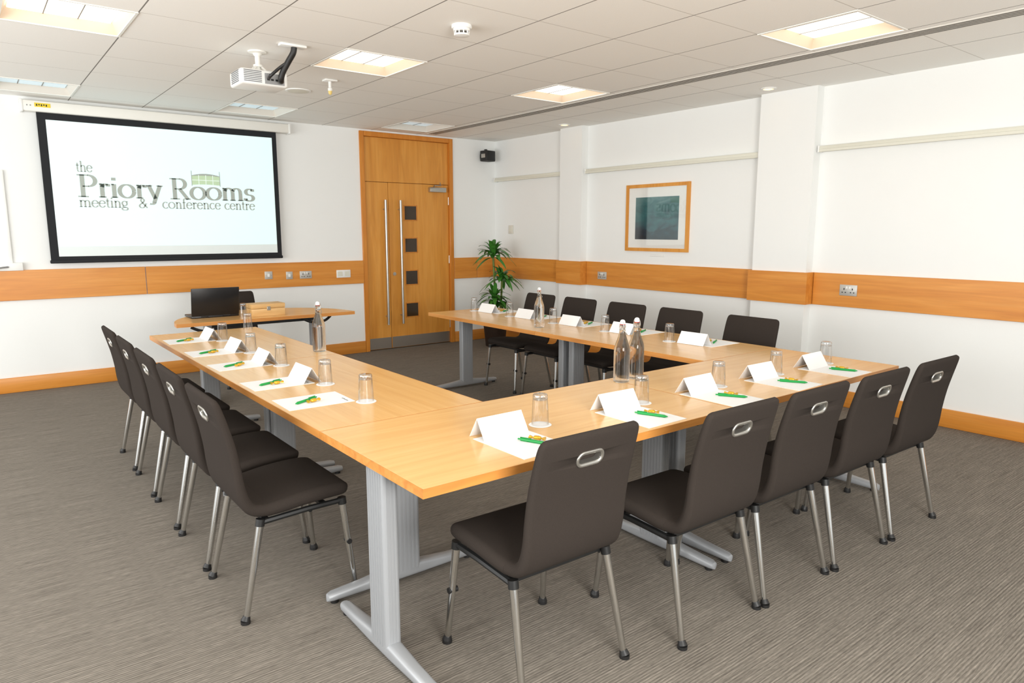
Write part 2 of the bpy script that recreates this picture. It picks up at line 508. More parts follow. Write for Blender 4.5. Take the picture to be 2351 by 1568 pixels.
for z in (.25, 1.1, 1.85):
    bm = NB(); cyl(bm, (4.999, FR-.006, z-.05), (4.999, FR-.006, z+.05), .007, seg=10)
    obj('hinge', bm, M['steel'], lf2)
    bm = NB(); cyl(bm, (3.813, FR-.006, z-.05), (3.813, FR-.006, z+.05), .007, seg=10)
    obj('hinge', bm, M['steel'], lf1)

# ------------------------------------------------------------------ projection screen
SC = thing('projection_screen', 'white pull-down projection screen with black border showing a logo, mounted on the back wall', 'projection screen', (1.68, YB, 1.17))
def sx(x): return x-1.68
def sz(z): return z-1.17
SY = -.075
bm = NB(); box(bm, sx(.50), sx(2.90), -.105, -.002, sz(2.515), sz(2.61), .012)
cs = obj('screen_case', bm, M['white_metal'], SC)
for x in (.505, 2.895):
    bm = NB(); box(bm, sx(x)-.012, sx(x)+.012, -.11, -.002, sz(2.508), sz(2.616), .008)
    obj('end_cap', bm, M['white'], cs)
obj('warning_sticker', box(NB(), sx(.60), sx(.72), -.1065, -.105, sz(2.555), sz(2.59)), M['yellow'], cs, smooth=False)
bm = NB()
for k in range(5): box(bm, sx(.612+.018*k), sx(.622+.018*k), -.1073, -.1065, sz(2.563+.006*(k % 2)), sz(2.58))
obj('sticker_print', bm, M['black'], cs, smooth=False)
for x in (.545, .57):
    bm = NB(); cyl(bm, (sx(x), -.1065, sz(2.565)), (sx(x), -.104, sz(2.565)), .006, seg=10)
    obj('screw', bm, M['grey_plastic'], cs)
obj('screen_border', box(NB(), sx(.608), sx(2.752), SY, SY+.003, sz(1.20), sz(2.53)), M['screen_black'], SC, smooth=False)
srf = obj('screen_surface', box(NB(), sx(.674), sx(2.704), SY-.002, SY, sz(1.235), sz(2.455)), M['screen_white'], SC, smooth=False)
obj('projected_image', box(NB(), sx(.676), sx(2.702), SY-.0035, SY-.002, sz(1.325), sz(2.453)), M['projected'], srf, smooth=False)
bm = NB(); box(bm, sx(.600), sx(2.76), SY-.012, SY+.014, sz(1.172), sz(1.203), .008)
obj('weight_bar', bm, M['screen_black'], SC)
Y3 = SY-.0048
m3 = lambda x, y: (sx(x), Y3, sz(y))
for txt, xa, xb, yb_, cp_, tk, th_ in (('the', .872, 1.005, 2.012, .095, .13, .06), ('Priory', .872, 1.585, 1.782, .205, .16, .055), ('Rooms', 1.66, 2.49, 1.782, .205, .16, .055),
                                      ('meeting', .872, 1.28, 1.69, .10, .13, .06), ('&', 1.37, 1.45, 1.69, .09, .13, .06), ('conference', 1.58, 2.134, 1.69, .10, .13, .06), ('centre', 2.172, 2.485, 1.69, .10, .13, .06)):
    bm = NB(); lettering(bm, txt, xa, xb, yb_, cp_, m3, tk, th_); obj('lettering', bm, M['logo_grey'], srf, smooth=False)
def curved_panel(bm, x0, x1, z0, z1, sag, n=10, y=0.0):
    for k in range(n):
        q = []
        for kk, top in ((k, 0), (k+1, 0), (k+1, 1), (k, 1)):
            t = kk/n; s = 4*t*(1-t)*sag
            q.append(bm.verts.new((sx(x0+(x1-x0)*t), Y3+y, sz(z1-s if top else z0-s*.35))))
        bm.faces.new(q)
bm = NB(); curved_panel(bm, 1.868, 2.14, 1.93, 2.02, -.02); em = obj('logo_emblem', bm, M['logo_green'], srf, smooth=False)
bm = NB()
for i in (1, 2, 3):
    x = 1.868+.272*i/4
    box(bm, sx(x-.003), sx(x+.003), Y3-.001, Y3-.0004, sz(1.93), sz(2.03))
curved_panel(bm, 1.868, 2.14, 1.975, 1.981, .0, y=-.0008)
obj('emblem_bars', bm, M['logo_pale'], srf, smooth=False)
bm = NB()
for x in (1.868, 2.14):
    box(bm, sx(x-.003), sx(x+.003), Y3-.0016, Y3-.001, sz(1.92), sz(2.07))
curved_panel(bm, 1.868, 2.14, 2.018, 2.024, -.02, y=-.0009)
obj('emblem_outline', bm, M['logo_grey'], srf, smooth=False)

# ------------------------------------------------------------------ ceiling fittings
def ceiling_light(lampmat, refl, name, label, loc, group):
    t = thing(name, label, 'ceiling light', loc, 0, group)
    bm = NB(); o, i, z = .305, .292, -.006
    for q in ((-o, o, -o, -i), (-o, o, i, o), (-o, -i, -i, i), (i, o, -i, i)): box(bm, q[0], q[1], q[2], q[3], z, .004)
    obj('frame', bm, M['white_metal'], t, smooth=False)
    bm = NB(); a, b = .292, .255; h = .08
    lo = [bm.verts.new(p) for p in ((-a, -a, .0), (a, -a, .0), (a, a, .0), (-a, a, .0))]
    hi = [bm.verts.new(p) for p in ((-b, -b, h), (b, -b, h), (b, b, h), (-b, b, h))]
    for k in range(4): bm.faces.new((lo[k], hi[k], hi[(k+1) % 4], lo[(k+1) % 4]))
    bm.faces.new(hi)
    obj('reflector', bm, refl, t, smooth=False, recalc=False)
    for k in (-1, 0, 1):
        obj('diffuser', box(NB(), k*.172-.083, k*.172+.083, -.256, .256, .056, .064), lampmat, t, smooth=False)
    for k in (-1, 1):
        obj('divider', box(NB(), k*.086-.003, k*.086+.003, -.258, .258, .052, .066), M['divider'], t, smooth=False)
    return t
pon = poff = None
on_lab = [['near row, above the left table row', 'near row, above the near table row', 'near row, farthest right in view'],
          ['middle row, cut by the top left corner of the photo', 'middle row, right beside the projector', 'middle row, beside the slot diffuser']]
for j, (ya, yb) in enumerate(LY):
    for i, (xa, xb) in enumerate(LX):
        loc = ((xa+xb)/2, (ya+yb)/2, CEIL)
        if j < 2:
            lb = 'lit square recessed ceiling light, ' + on_lab[j][i]
            if pon is None: pon = ceiling_light(M['lamp_on'], M['reflector'], 'recessed_ceiling_light', lb, loc, 'lit recessed ceiling lights')
            else: dup(pon, loc, 0, lb)
        else:
            lb = 'dim square recessed ceiling light in the far row, ' + ['above the left end of the screen', 'above the right end of the screen', 'above the door'][i]
            if poff is None: poff = ceiling_light(M['lamp_off'], M['reflector_dim'], 'recessed_ceiling_light', lb, loc, 'dim recessed ceiling lights')
            else: dup(poff, loc, 0, lb)

t = thing('slot_diffuser', 'long linear air slot diffuser running along the ceiling tiles near the right wall', 'air vent', (4.66, 3.0, CEIL))
obj('frame', box(NB(), -.065, .065, -5.1, 4.6, -.006, 0), M['slot_frame'], t, smooth=False)
for k in range(4):
    x = -.045+.03*k
    obj('slot', box(NB(), x-.005, x+.005, -5.08, 4.58, -.0075, -.0055), M['slot'], t, smooth=False)

t = thing('smoke_detector', 'round white smoke detector on the ceiling in front of the projector', 'smoke detector', (2.40, 3.56, CEIL))
bm = NB(); lathe(bm, [(.058, 0), (.06, -.012), (.056, -.02), (.05, -.02)], 28); obj('base', bm, M['white'], t)
bm = NB(); lathe(bm, [(.05, -.02), (.048, -.034), (.04, -.036)], 28); obj('body', bm, M['white'], t)
bm = NB(); lathe(bm, [(.034, -.034), (.034, -.05)], 28); obj('sensing_chamber', bm, M['slot'], t)
bm = NB()
for k in range(10):
    a = 2*PI*k/10; cyl(bm, (.042*math.cos(a), .042*math.sin(a), -.034), (.04*math.cos(a), .04*math.sin(a), -.052), .004, seg=6)
lathe(bm, [(.046, -.05), (.044, -.058), (.03, -.062), (.001, -.063)], 28); obj('cage', bm, M['white'], t)

t = thing('ceiling_sensor', 'small white ceiling sensor with pale yellow tip hanging right of the projector', 'sensor', (2.40, 5.43, CEIL))
bm = NB(); box(bm, -.05, .05, -.04, .04, -.015, 0, .006); obj('plate', bm, M['white'], t)
bm = NB(); lathe(bm, [(.012, -.015), (.012, -.06), (.017, -.065), (.017, -.085)], 14); obj('stem', bm, M['white'], t)
bm = NB(); lathe(bm, [(.016, -.085), (.014, -.105), (.004, -.115)], 14); obj('tip', bm, M['amber'], t)

t = thing('ceiling_speaker', 'flat round white speaker grille in the ceiling behind the projector', 'speaker', (2.364, 6.0, CEIL))
bm = NB(); lathe(bm, [(.105, 0), (.105, -.006), (.09, -.009)], 32); obj('rim', bm, M['white'], t)
bm = NB(); lathe(bm, [(.09, -.009), (.05, -.014), (.001, -.016)], 32); obj('grille', bm, M['offwhite'], t)

dl = None
for (x, y, w) in ((5.445, 3.49, 'near the large wall pier'), (5.45, 6.04, 'near the narrow far wall pier')):
    lb = 'small round warm downlight in the ceiling %s' % w
    if dl is None:
        dl = thing('downlight', lb, 'downlight', (x, y, CEIL), 0, 'downlights along the right wall')
        bm = NB(); lathe(bm, [(.065, 0), (.065, -.006), (.045, -.008), (.042, -.002)], 28, cap=False); obj('bezel', bm, M['white'], dl)
        bm = NB(); lathe(bm, [(.042, -.001), (.03, -.003), (.001, -.004)], 24); obj('lamp', bm, M['warm_lamp'], dl)
    else: dup(dl, (x, y, CEIL), 0, lb)

# projector
t = thing('projector', 'white projector hanging upside down from the ceiling on a short white pole', 'projector', (1.66, 4.90, CEIL))
bm = NB(); box(bm, -.155, .155, -.12, .12, -.235, -.135, .018, 3)
body = obj('body', bm, M['white'], t)
bm = NB()
for k in range(7): box(bm, -.135, -.02, -.1225, -.119, -.218+.011*k, -.213+.011*k)
obj('vent', bm, M['vent'], body, smooth=False)
bm = NB()
for k in range(7): box(bm, -.1575, -.154, -.08, .07, -.218+.011*k, -.213+.011*k)
obj('vent', bm, M['vent'], body, smooth=False)
obj('port_panel', box(NB(), .0, .13, -.1225, -.119, -.222, -.155), M['grey_plastic'], body, smooth=False)
for (x, z) in ((.015, -.2), (.04, -.2), (.07, -.2), (.1, -.2), (.03, -.17), (.09, -.17)):
    obj('port', box(NB(), x, x+.018, -.1245, -.122, z, z+.012), M['black'], body, smooth=False)
bm = NB(); cyl(bm, (.08, .115, -.185), (.08, .14, -.185), .038, .034, 24); obj('lens', bm, M['black'], body)
bm = NB(); box(bm, -.06, .06, -.05, .05, -.137, -.125, .004)
for q in ((-.05, -.04), (.05, -.04), (-.05, .04), (.05, .04)): cyl(bm, (q[0], q[1], -.137), (q[0]*.4, q[1]*.4, -.1), .008, seg=8)
obj('mount_bracket', bm, M['white_metal'], t)
bm = NB(); cyl(bm, (0, 0, -.13), (0, 0, -.01), .017); cyl(bm, (0, 0, -.1), (0, 0, -.085), .03)
obj('mount_pole', bm, M['white_metal'], t)
bm = NB(); lathe(bm, [(.06, 0), (.06, -.008), (.03, -.014), (.02, -.03)], 24); obj('ceiling_plate', bm, M['white_metal'], t)

t = thing('cable_outlet', 'white ceiling outlet plate with a thick black cable looping down to the projector', 'cable', (1.78, 4.58, CEIL))
bm = NB(); box(bm, -.085, .085, -.03, .03, -.016, 0, .005); obj('plate', bm, M['white'], t)
bm = NB()
pts = curve([(.01, 0, -.014), (.005, .01, -.05), (-.015, .05, -.10), (-.04, .085, -.16), (-.045, .11, -.20), (-.03, .15, -.205), (-.02, .178, -.195)], 8)
tube(bm, pts, .019, 10); obj('cable', bm, M['black'], t)
bm = NB(); tube(bm, curve([(.02, 0, -.014), (.0, .03, -.08), (-.06, .08, -.135), (-.11, .11, -.185), (-.1, .18, -.19)], 8), .010, 8); obj('cable', bm, M['black'], t)

# ------------------------------------------------------------------ wall fittings
def socket(label, loc, rot, w, h, kind):
    t = thing('wall_socket' if kind in ('double', 'single') else 'wall_plate', label, 'socket' if kind in ('double', 'single') else 'wall plate', loc, rot)
    bm = NB(); box(bm, -w/2, w/2, -.007, 0, -h/2, h/2, .002)
    obj('faceplate', bm, M['white'] if kind == 'blank' else M['plate'], t)
    if kind == 'double':
        for s in (-1, 1):
            c = s*w*.24
            obj('pin_hole', box(NB(), c-.004, c+.004, -.0085, -.006, .002, .017), M['black'], t, smooth=False)
            for q in (-.013, .013): obj('pin_hole', box(NB(), c+q-.005, c+q+.005, -.0085, -.006, -.022, -.014), M['black'], t, smooth=False)
            bm = NB(); box(bm, s*w*.09-.007, s*w*.09+.007, -.011, -.006, .012, .032, .001, 1); obj('rocker_switch', bm, M['white'], t)
    elif kind == 'single':
        bm = NB(); box(bm, -.012, .012, -.011, -.006, -.018, .018, .002, 1); obj('rocker_switch', bm, M['white'], t)
        for q in (-.03, .03):
            bm = NB(); cyl(bm, (q, -.0085, 0), (q, -.006, 0), .004, seg=8)
            obj('screw', bm, M['grey_plastic'], t)
    else:
        for q in (-w*.25, w*.25):
            bm = NB(); box(bm, q-.03, q+.03, -.009, -.006, -.028, .028, .002, 1)
            obj('insert', bm, M['offwhite'], t)
    return t
fb = YB-BT
socket('single steel outlet plate on the oak band, farthest left of the row beside the screen', (2.607, fb, .985), 0, .085, .085, 'single')
socket('single steel outlet plate on the oak band, between another single and a double socket', (2.84, fb, .975), 0, .075, .085, 'single')
socket('double steel socket on the oak band of the back wall', (3.03, fb, .975), 0, .14, .085, 'double')
socket('wide white blank plate on the oak band close to the door', (3.49, fb, .97), 0, .175, .09, 'blank')
fr = XR-BT
socket('double steel socket on the oak band below and left of the framed picture', (fr, 5.66, .965), R(-90), .14, .085, 'double')
socket('double steel socket on the oak band of the near right wall past the large pier', (fr, 2.82, .985), R(-90), .145, .09, 'double')

t = thing('wall_thermostat', 'small ivory control box on the white right wall above the plant', 'thermostat', (XR, 7.38, 1.487), R(-90))
bm = NB(); box(bm, -.04, .04, -.025, 0, -.055, .055, .005); obj('housing', bm, M['switch'], t)
bm = NB(); box(bm, -.02, .02, -.028, -.024, -.03, .01, .002, 1); obj('button', bm, M['offwhite'], t)

t = thing('cable_trunking', 'white vertical cable trunking on the back wall at the left edge', 'trunking', (.303, YB, 1.2))
bm = NB(); box(bm, -.02, .02, -.02, 0, -.02, .80, .003); obj('channel', bm, M['white'], t)
bm = NB(); box(bm, -.09, .09, -.045, 0, -.085, -.015, .004); obj('outlet_box', bm, M['white'], t)
bm = NB(); tube(bm, curve([(-.02, -.05, -.05), (-.1, -.09, -.06), (-.2, -.1, -.1), (-.35, -.09, -.06)], 6), .008); obj('cable', bm, M['grey_plastic'], t)

# white picture rails
def rail(y0, y1, x0, label):
    t = thing('wall_rail', label, 'wall rail', (x0, (y0+y1)/2, 2.15), R(-90))
    L = (y1-y0)/2
    bm = NB(); box(bm, -L, L, -.06, 0, -.028, .016, .004); obj('channel', bm, M['offwhite'], t)
    bm = NB(); box(bm, -L, L, -.070, -.06, -.034, -.010, .002, 1); obj('lip', bm, M['offwhite'], t)
    for s in (-1, 1):
        bm = NB(); box(bm, s*L-.006, s*L+.006, -.072, 0, -.036, .020, .003); obj('end_cap', bm, M['white'], t)
rail(P1[1]+.02, 7.68, XR, 'short white wall rail in the far right corner beyond the narrow pier')
rail(P2[1]+.02, P1[0]-.02, XR, 'white wall rail above the framed picture between the two piers')
rail(-1.8, P2[0]-.02, XR, 'long white wall rail on the near right wall')

# framed picture
t = thing('framed_picture', 'oak framed picture with wide white mount and dark teal image on the right wall', 'picture', (XR, 4.90, 1.605), R(-90))
w, h = .4225, .35; f = .035
bm = NB()
def bar(pts):
    lo = [(p[0], 0, p[1]) for p in pts]; hi = [(p[0], -.025, p[1]) for p in pts]
    loft(bm, [lo, hi])
bar([(-w, -h), (w, -h), (w-f, -h+f), (-w+f, -h+f)]); bar([(w, -h), (w, h), (w-f, h-f), (w-f, -h+f)])
bar([(w, h), (-w, h), (-w+f, h-f), (w-f, h-f)]); bar([(-w, h), (-w, -h), (-w+f, -h+f), (-w+f, h-f)])
obj('frame', bm, M['door'], t, smooth=False)
obj('mount_board', box(NB(), -w+f, w-f, -.012, -.002, -h+f, h-f), M['mat_board'], t, smooth=False)
obj('artwork', box(NB(), -.29, .29, -.0135, -.012, -.225, .215), M['art'], t, smooth=False)
obj('glass', box(NB(), -w+f, w-f, -.018, -.017, -h+f, h-f), M['pane'], t, smooth=False)
t = tag(obj('picture_label', box(NB(), -.1, .1, -.006, 0, -.012, .012, .002, 1), M['white'], loc=(XR, 4.88, 1.215), rot=(0, 0, R(-90))), 'thin white title strip under the framed picture', 'label')

# corner loudspeaker
t = thing('wall_speaker', 'small black loudspeaker high on the back wall in the corner right of the door', 'speaker', (5.52, YB, 2.44), R(10))
bm = NB(); box(bm, -.08, .08, -.18, -.05, -.068, .068, .010); cab = obj('cabinet', bm, M['black'], t)
bm = NB(); box(bm, -.066, .066, -.185, -.179, -.056, .056, .003); obj('grille', bm, M['black_metal'], cab)
for s in (-1, 1):
    bm = NB(); box(bm, s*.083-.006, s*.083+.006, -.15, -.08, -.025, .025, .003); obj('side_bracket', bm, M['steel'], cab)
bm = NB(); box(bm, -.03, .03, -.06, .0, -.03, .03, .003); cyl(bm, (0, -.08, .06), (0, -.08, .09), .02); obj('wall_bracket', bm, M['black_metal'], t)

# ------------------------------------------------------------------ tables
def make_table(L, W, loc, rotz, label):
    t = thing('meeting_table', label, 'table', loc, rotz, 'oak meeting tables in a U shape')
    e = .003
    bm = NB(); box(bm, -L/2+e, L/2-e, -W/2+e, W/2-e, .70, .73, 0.0006, 1)
    top = obj('tabletop', bm, M['table'], t, smooth=False)
    bm = NB()
    for q in ((-L/2, L/2, -W/2, -W/2+e), (-L/2, L/2, W/2-e, W/2), (-L/2, -L/2+e, -W/2+e, W/2-e), (L/2-e, L/2, -W/2+e, W/2-e)):
        box(bm, q[0], q[1], q[2], q[3], .7005, .7297)
    obj('edge_band', bm, M['edge'], top, smooth=False)
    for s in (-1, 1):
        x = s*(L/2-.058)
        bm = NB()
        loft(bm, [[(x+p[0], p[1], z) for p in rrect(.058, .125, .012, 3)] for z in (.04, .68)])
        for k in range(6):
            y = -.045+.018*k
            for sd in (-1, 1): box(bm, x+sd*.029-.0012, x+sd*.029+.0012, y-.004, y+.004, .05, .675)
        for k in (-1, 0, 1):
            for sd in (-1, 1): box(bm, x+k*.013-.0035, x+k*.013+.0035, sd*.0625-.0012, sd*.0625+.0012, .05, .675)
        lg = obj('leg', bm, M['silver'], t)
        bm = NB()
        st = [(-.352, .012, .02), (-.348, .034, .03), (-.33, .046, .034), (-.2, .05, .042), (-.07, .056, .055), (.07, .056, .055), (.2, .05, .042), (.33, .046, .034), (.348, .034, .03), (.352, .012, .02)]
        loft(bm, [[(x+p[0], y, .012+hh/2+p[1]) for p in rrect(ww, hh, .014, 3)] for y, ww, hh in st])
        obj('foot', bm, M['silver'], lg)
        for y in (-.32, .32):
            bm = NB(); cyl(bm, (x, y, 0), (x, y, .014), .016, seg=12)
            obj('glide', bm, M['black'], lg)
        bm = NB(); box(bm, x-.03, x+.03, -.26, .26, .675, .70, .004, 1); obj('support_arm', bm, M['black_metal'], lg)
    for ya in (.08, -.11):
        bm = NB(); box(bm, -L/2+.09, L/2-.09, ya, ya+.03, .645, .685, .003, 1)
        obj('rail', bm, M['black_metal'], t)
    return t
TL, TW, G = 1.525, .75, .0012
FY = 1.674
lw = 'light oak table with silver legs, '
t0 = make_table(TL, TW, (.976+TW/2, FY+TW+G+TL/2, 0), R(90), lw+'near half of the left row')
dup(t0, (.976+TW/2, FY+TW+2*G+TL*1.5, 0), R(90), lw+'far half of the left row')
dup(t0, (.976+TL/2, FY+TW/2, 0), 0, lw+'left half of the near row, closest to the viewer')
dup(t0, (.976+TL*1.5+G, FY+TW/2, 0), 0, lw+'right half of the near row')
dup(t0, (3.29+TW/2, FY+TW+G+TL/2, 0), R(90), lw+'near half of the right row')
dup(t0, (3.29+TW/2, FY+TW+2*G+TL*1.5, 0), R(90), lw+'far half of the right row, by the plant')

# presenter desk (half round)
t = thing('presenter_desk', 'half-round light oak desk carrying the laptop, standing before the back wall', 'desk', (2.04, 6.0, 0))
rr = .77
def dshape(r, z): return [(r*math.cos(R(180*k/32)), r*math.sin(R(180*k/32))*.98+(0 if r == rr else .003), z) for k in range(33)]
bm = NB(); loft(bm, [dshape(rr-.003, .70), dshape(rr-.003, .73)]); top = obj('tabletop', bm, M['table'], t)
bm = NB(); loft(bm, [dshape(rr, .7005), dshape(rr, .7295)]); obj('edge_band', bm, M['edge'], top)
for s in (-1, 1):
    bm = NB(); x = s*.47
    loft(bm, [[(x+p[0], .26+p[1], z) for p in rrect(.055, .11, .012, 3)] for z in (.04, .68)])
    lg = obj('leg', bm, M['silver'], t)
    bm = NB(); loft(bm, [[(x+p[0], .26+y, .012+hh/2+p[1]) for p in rrect(ww, hh, .012, 3)] for y, ww, hh in ((-.25, .03, .024), (-.23, .045, .032), (0, .055, .05), (.23, .045, .032), (.25, .03, .024))])
    obj('foot', bm, M['silver'], lg)
    for y in (.05, .47):
        bm = NB(); cyl(bm, (x, y, 0), (x, y, .014), .016, seg=12); obj('glide', bm, M['black'], lg)
    bm = NB(); tube(bm, curve([(x-.18, .06, .69), (x-.1, .05, .655), (x+.02, .06, .655), (x+.1, .1, .69)], 6), .012); obj('fold_bracket', bm, M['black_metal'], lg)
bm = NB(); box(bm, -.45, .45, .2, .23, .65, .69, .003, 1); obj('rail', bm, M['black_metal'], t)

# laptop
t = thing('laptop', 'open black laptop seen from behind its lid on the half-round desk', 'laptop', (1.652, 6.30, .73))
bm = NB(); box(bm, -.197, .197, 0, .235, .0, .02, .004); base = obj('base', bm, M['laptop'], t)
bm = NB(); box(bm, -.17, .17, .02, .13, .02, .0215); obj('keyboard', bm, M['slot'], base, smooth=False)
lid = NB(); box(lid, -.197, .197, -.006, .006, 0, .245, .005)
lo = obj('lid', lid, M['laptop'], t, loc=(0, .0, .018), rot=(R(11), 0, 0))
obj('display', box(NB(), -.18, .18, .0055, .0068, .015, .232), M['dark_glass'], lo, smooth=False)
for xa in (-.12, .06):
    bm = NB(); cyl(bm, (xa, .0, .016), (xa+.06, .0, .016), .007, seg=10); obj('hinge', bm, M['black'], t)

t = thing('wooden_box', 'small pale pine box with a lid and clasp on the half-round desk', 'box', (2.05, 6.20, .73))
bm = NB(); box(bm, -.145, .145, -.085, .085, 0, .067, .003); obj('body', bm, M['pine'], t)
bm = NB(); box(bm, -.147, .147, -.087, .087, .069, .108, .004); obj('lid', bm, M['pine'], t)
bm = NB(); box(bm, -.015, .015, -.091, -.085, .05, .085, .002, 1); obj('clasp', bm, M['steel'], t)

# ------------------------------------------------------------------ chairs
def sweep_sheet(bm, st, rad=0.5, n=4):
    P = curve([(s[0], s[1], 0) for s in st], n); Wd = curve([(s[2], s[3], 0) for s in st], n)
    loops = []
    for i, p in enumerate(P):
        d = (P[min(i+1, len(P)-1)]-P[max(i-1, 0)]).normalized()
        nx, nz = -d.y, d.x
        w, tt = Wd[i].x, max(Wd[i].y, .003)
        loops.append([(q[0], p.x+nx*q[1], p.y+nz*q[1]) for q in rrect(w, tt, tt*rad*.96, 4)])
    loft(bm, loops)

def make_chair(label, loc, rotz, group):
    t = thing('conference_chair', label, 'chair', loc, rotz, group)
    bm = NB()
    sweep_sheet(bm, [(.218, .428, .36, .006), (.2165, .429, .395, .024), (.208, .431, .425, .042), (.185, .434, .442, .053), (.12, .435, .45, .056), (.02, .430, .45, .056), (-.06, .421, .446, .053), (-.112, .416, .438, .05)])
    obj('seat', bm, M['fabric'], t, ang=60)
    bm = NB()
    sweep_sheet(bm, [(-.104, .4165, .437, .048), (-.145, .421, .432, .048), (-.175, .438, .427, .046), (-.195, .475, .423, .042), (-.207, .53, .42, .038), (-.215, .60, .42, .034), (-.23, .69, .42, .032), (-.25, .77, .418, .030), (-.267, .83, .413, .028), (-.2755, .856, .402, .024), (-.279, .866, .38, .016), (-.2805, .869, .355, .005)])
    bk = obj('backrest', bm, M['fabric'], t, ang=60)
    # grab recess, open to the rear only
    tl = R(14.5); d = Vector((0, -math.sin(tl), math.cos(tl))); n = Vector((0, -math.cos(tl), -math.sin(tl))); c = Vector((0, -.2535, .785))
    def mp(x, u, v): return c+Vector((x, 0, 0))+d*u+n*v
    bm = NB(); loft(bm, [[mp(p[0], p[1], v) for p in stadium(.046, .0165)] for v in (-.007, .06)])
    cut = obj('cut', bm, M['fabric'], t)
    md = bk.modifiers.new('b', 'BOOLEAN'); md.operation = 'DIFFERENCE'; md.object = cut; md.solver = 'EXACT'
    bpy.context.view_layer.update()
    dg = bpy.context.evaluated_depsgraph_get()
    me = bpy.data.meshes.new_from_object(bk.evaluated_get(dg))
    bk.modifiers.clear(); bk.data = me
    bpy.data.objects.remove(cut)
    bm = NB()
    rings = [(.0575, .0275, .0145), (.0575, .0275, .0185), (.054, .024, .0205), (.047, .017, .0185), (.0455, .0155, .012), (.0455, .0155, -.006)]
    loft(bm, [[mp(p[0], p[1], v) for p in stadium(a, b, 10)] for a, b, v in rings], cap=False)
    o = obj('handle_ring', bm, M['steel'], bk, ang=70); o['label'] = 'silver oval ring around the grab hole'
    bm = NB()
    for s in (-1, 1):
        tube(bm, [(s*.2, .19, .384), (s*.2, .05, .383), (s*.2, -.1, .376), (s*.2, -.145, .374)], .012, 8)
    box(bm, -.2, .2, .1, .125, .376, .392, .002, 1); box(bm, -.2, .2, -.13, -.105, .368, .384, .002, 1)
    obj('under_frame', bm, M['black_metal'], t)
    for s in (-1, 1):
        for top, ft, front in (((s*.2, .188, .392), (s*.223, .225, .0), 1), ((s*.2, -.14, .385), (s*.223, -.225, .0), 0)):
            a = Vector(top); b = Vector(ft)
            bm = NB(); cyl(bm, a, a.lerp(b, .97), .0145, .0115, 16)
            lg = obj('leg', bm, M['chrome'], t)
            bm = NB(); q = a.lerp(b, .93); cyl(bm, (b.x, b.y, 0), (b.x, b.y, .012), .018, .018, 14); cyl(bm, (b.x, b.y, .012), q, .018, .0135, 14)
            obj('foot_cap', bm, M['black'], lg)
            if front:
                bm = NB(); q = a.lerp(b, .47); cyl(bm, q+Vector((-s*.02, 0, 0)), q+Vector((s*.016, 0, 0)), .011, .011, 12); obj('stacking_buffer', bm, M['black'], lg)
            bm = NB(); cyl(bm, a+Vector((0, 0, .004)), a.lerp(b, .06), .0175, .0175, 14); obj('leg_bracket', bm, M['black_metal'], lg)
    return t

LCY = [2.765, 3.30, 3.84, 4.385, 4.93]
RCY = [2.80, 3.43, 3.99, 4.56, 5.11]
NCX = [(1.457, 1.743), (2.105, 1.645), (2.59, 1.625), (3.095, 1.605), (3.605, 1.59)]
base_ch = 'charcoal chair with chrome legs, '
ch = None
def chair(loc, rz, lb, gp):
    global ch
    if ch is None: ch = make_chair(lb, loc, rz, gp)
    else: dup(ch, loc, rz, lb, gp)
for k, y in enumerate(LCY):
    chair((.925, y, 0), R(-90), base_ch+['nearest the viewer in the left row', 'second from the viewer in the left row', 'middle one of the left row', 'second from the screen in the left row', 'closest to the screen in the left row'][k], 'chairs along the left table row')
for k, (x, y) in enumerate(NCX):
    chair((x, y, 0), R(-1), base_ch+['leftmost of the near row, largest in view', 'second from left in the near row', 'middle one of the near row', 'second from right in the near row', 'rightmost of the near row'][k], 'chairs along the near table row')
for k, y in enumerate(RCY):
    chair((4.06, y, 0), R(90), base_ch+['closest to the large pier in the right row', 'second from the large pier in the right row', 'middle one of the right row', 'second from the plant in the right row', 'closest to the plant in the right row'][k], 'chairs along the right table row')
chair((2.05, 6.90, 0), R(180), 'charcoal chair behind the half-round desk, mostly hidden by the laptop', 'chair at the presenter desk')

# ------------------------------------------------------------------ place settings
TZ = .73
settings = []
NR = R(-0.6)
LPY = [2.895, 3.35, 3.94, 4.46, 5.055]
NPX = [1.515, 2.12, 2.655, 3.15, 3.64]
l_t = ['nearest the viewer', 'second from the viewer', 'in the middle', 'second from the screen', 'closest to the screen']
n_t = ['farthest left', 'second from left', 'in the middle', 'second from right', 'farthest right']
r_t = ['farthest from the plant', 'second farthest from the plant', 'in the middle', 'second from the plant', 'closest to the plant']
for k in range(5): settings.append(((.976, LPY[k]), R(-90), 'left table row', l_t[k], (.015 if k else None, .157 if k != 1 else .172)))
for k in range(5):
    x = NPX[k]; y = 1.685+(x-.976)*math.tan(NR)
    settings.append(((x, y), NR, 'near table row', n_t[k], (-.035, [.165, .13, .135, .125, .13][k])))
for k in range(5): settings.append(((4.04, RCY[k]), R(90), 'right table row', r_t[k], (.045, [.215, .19, .215, .22, .21][k])))

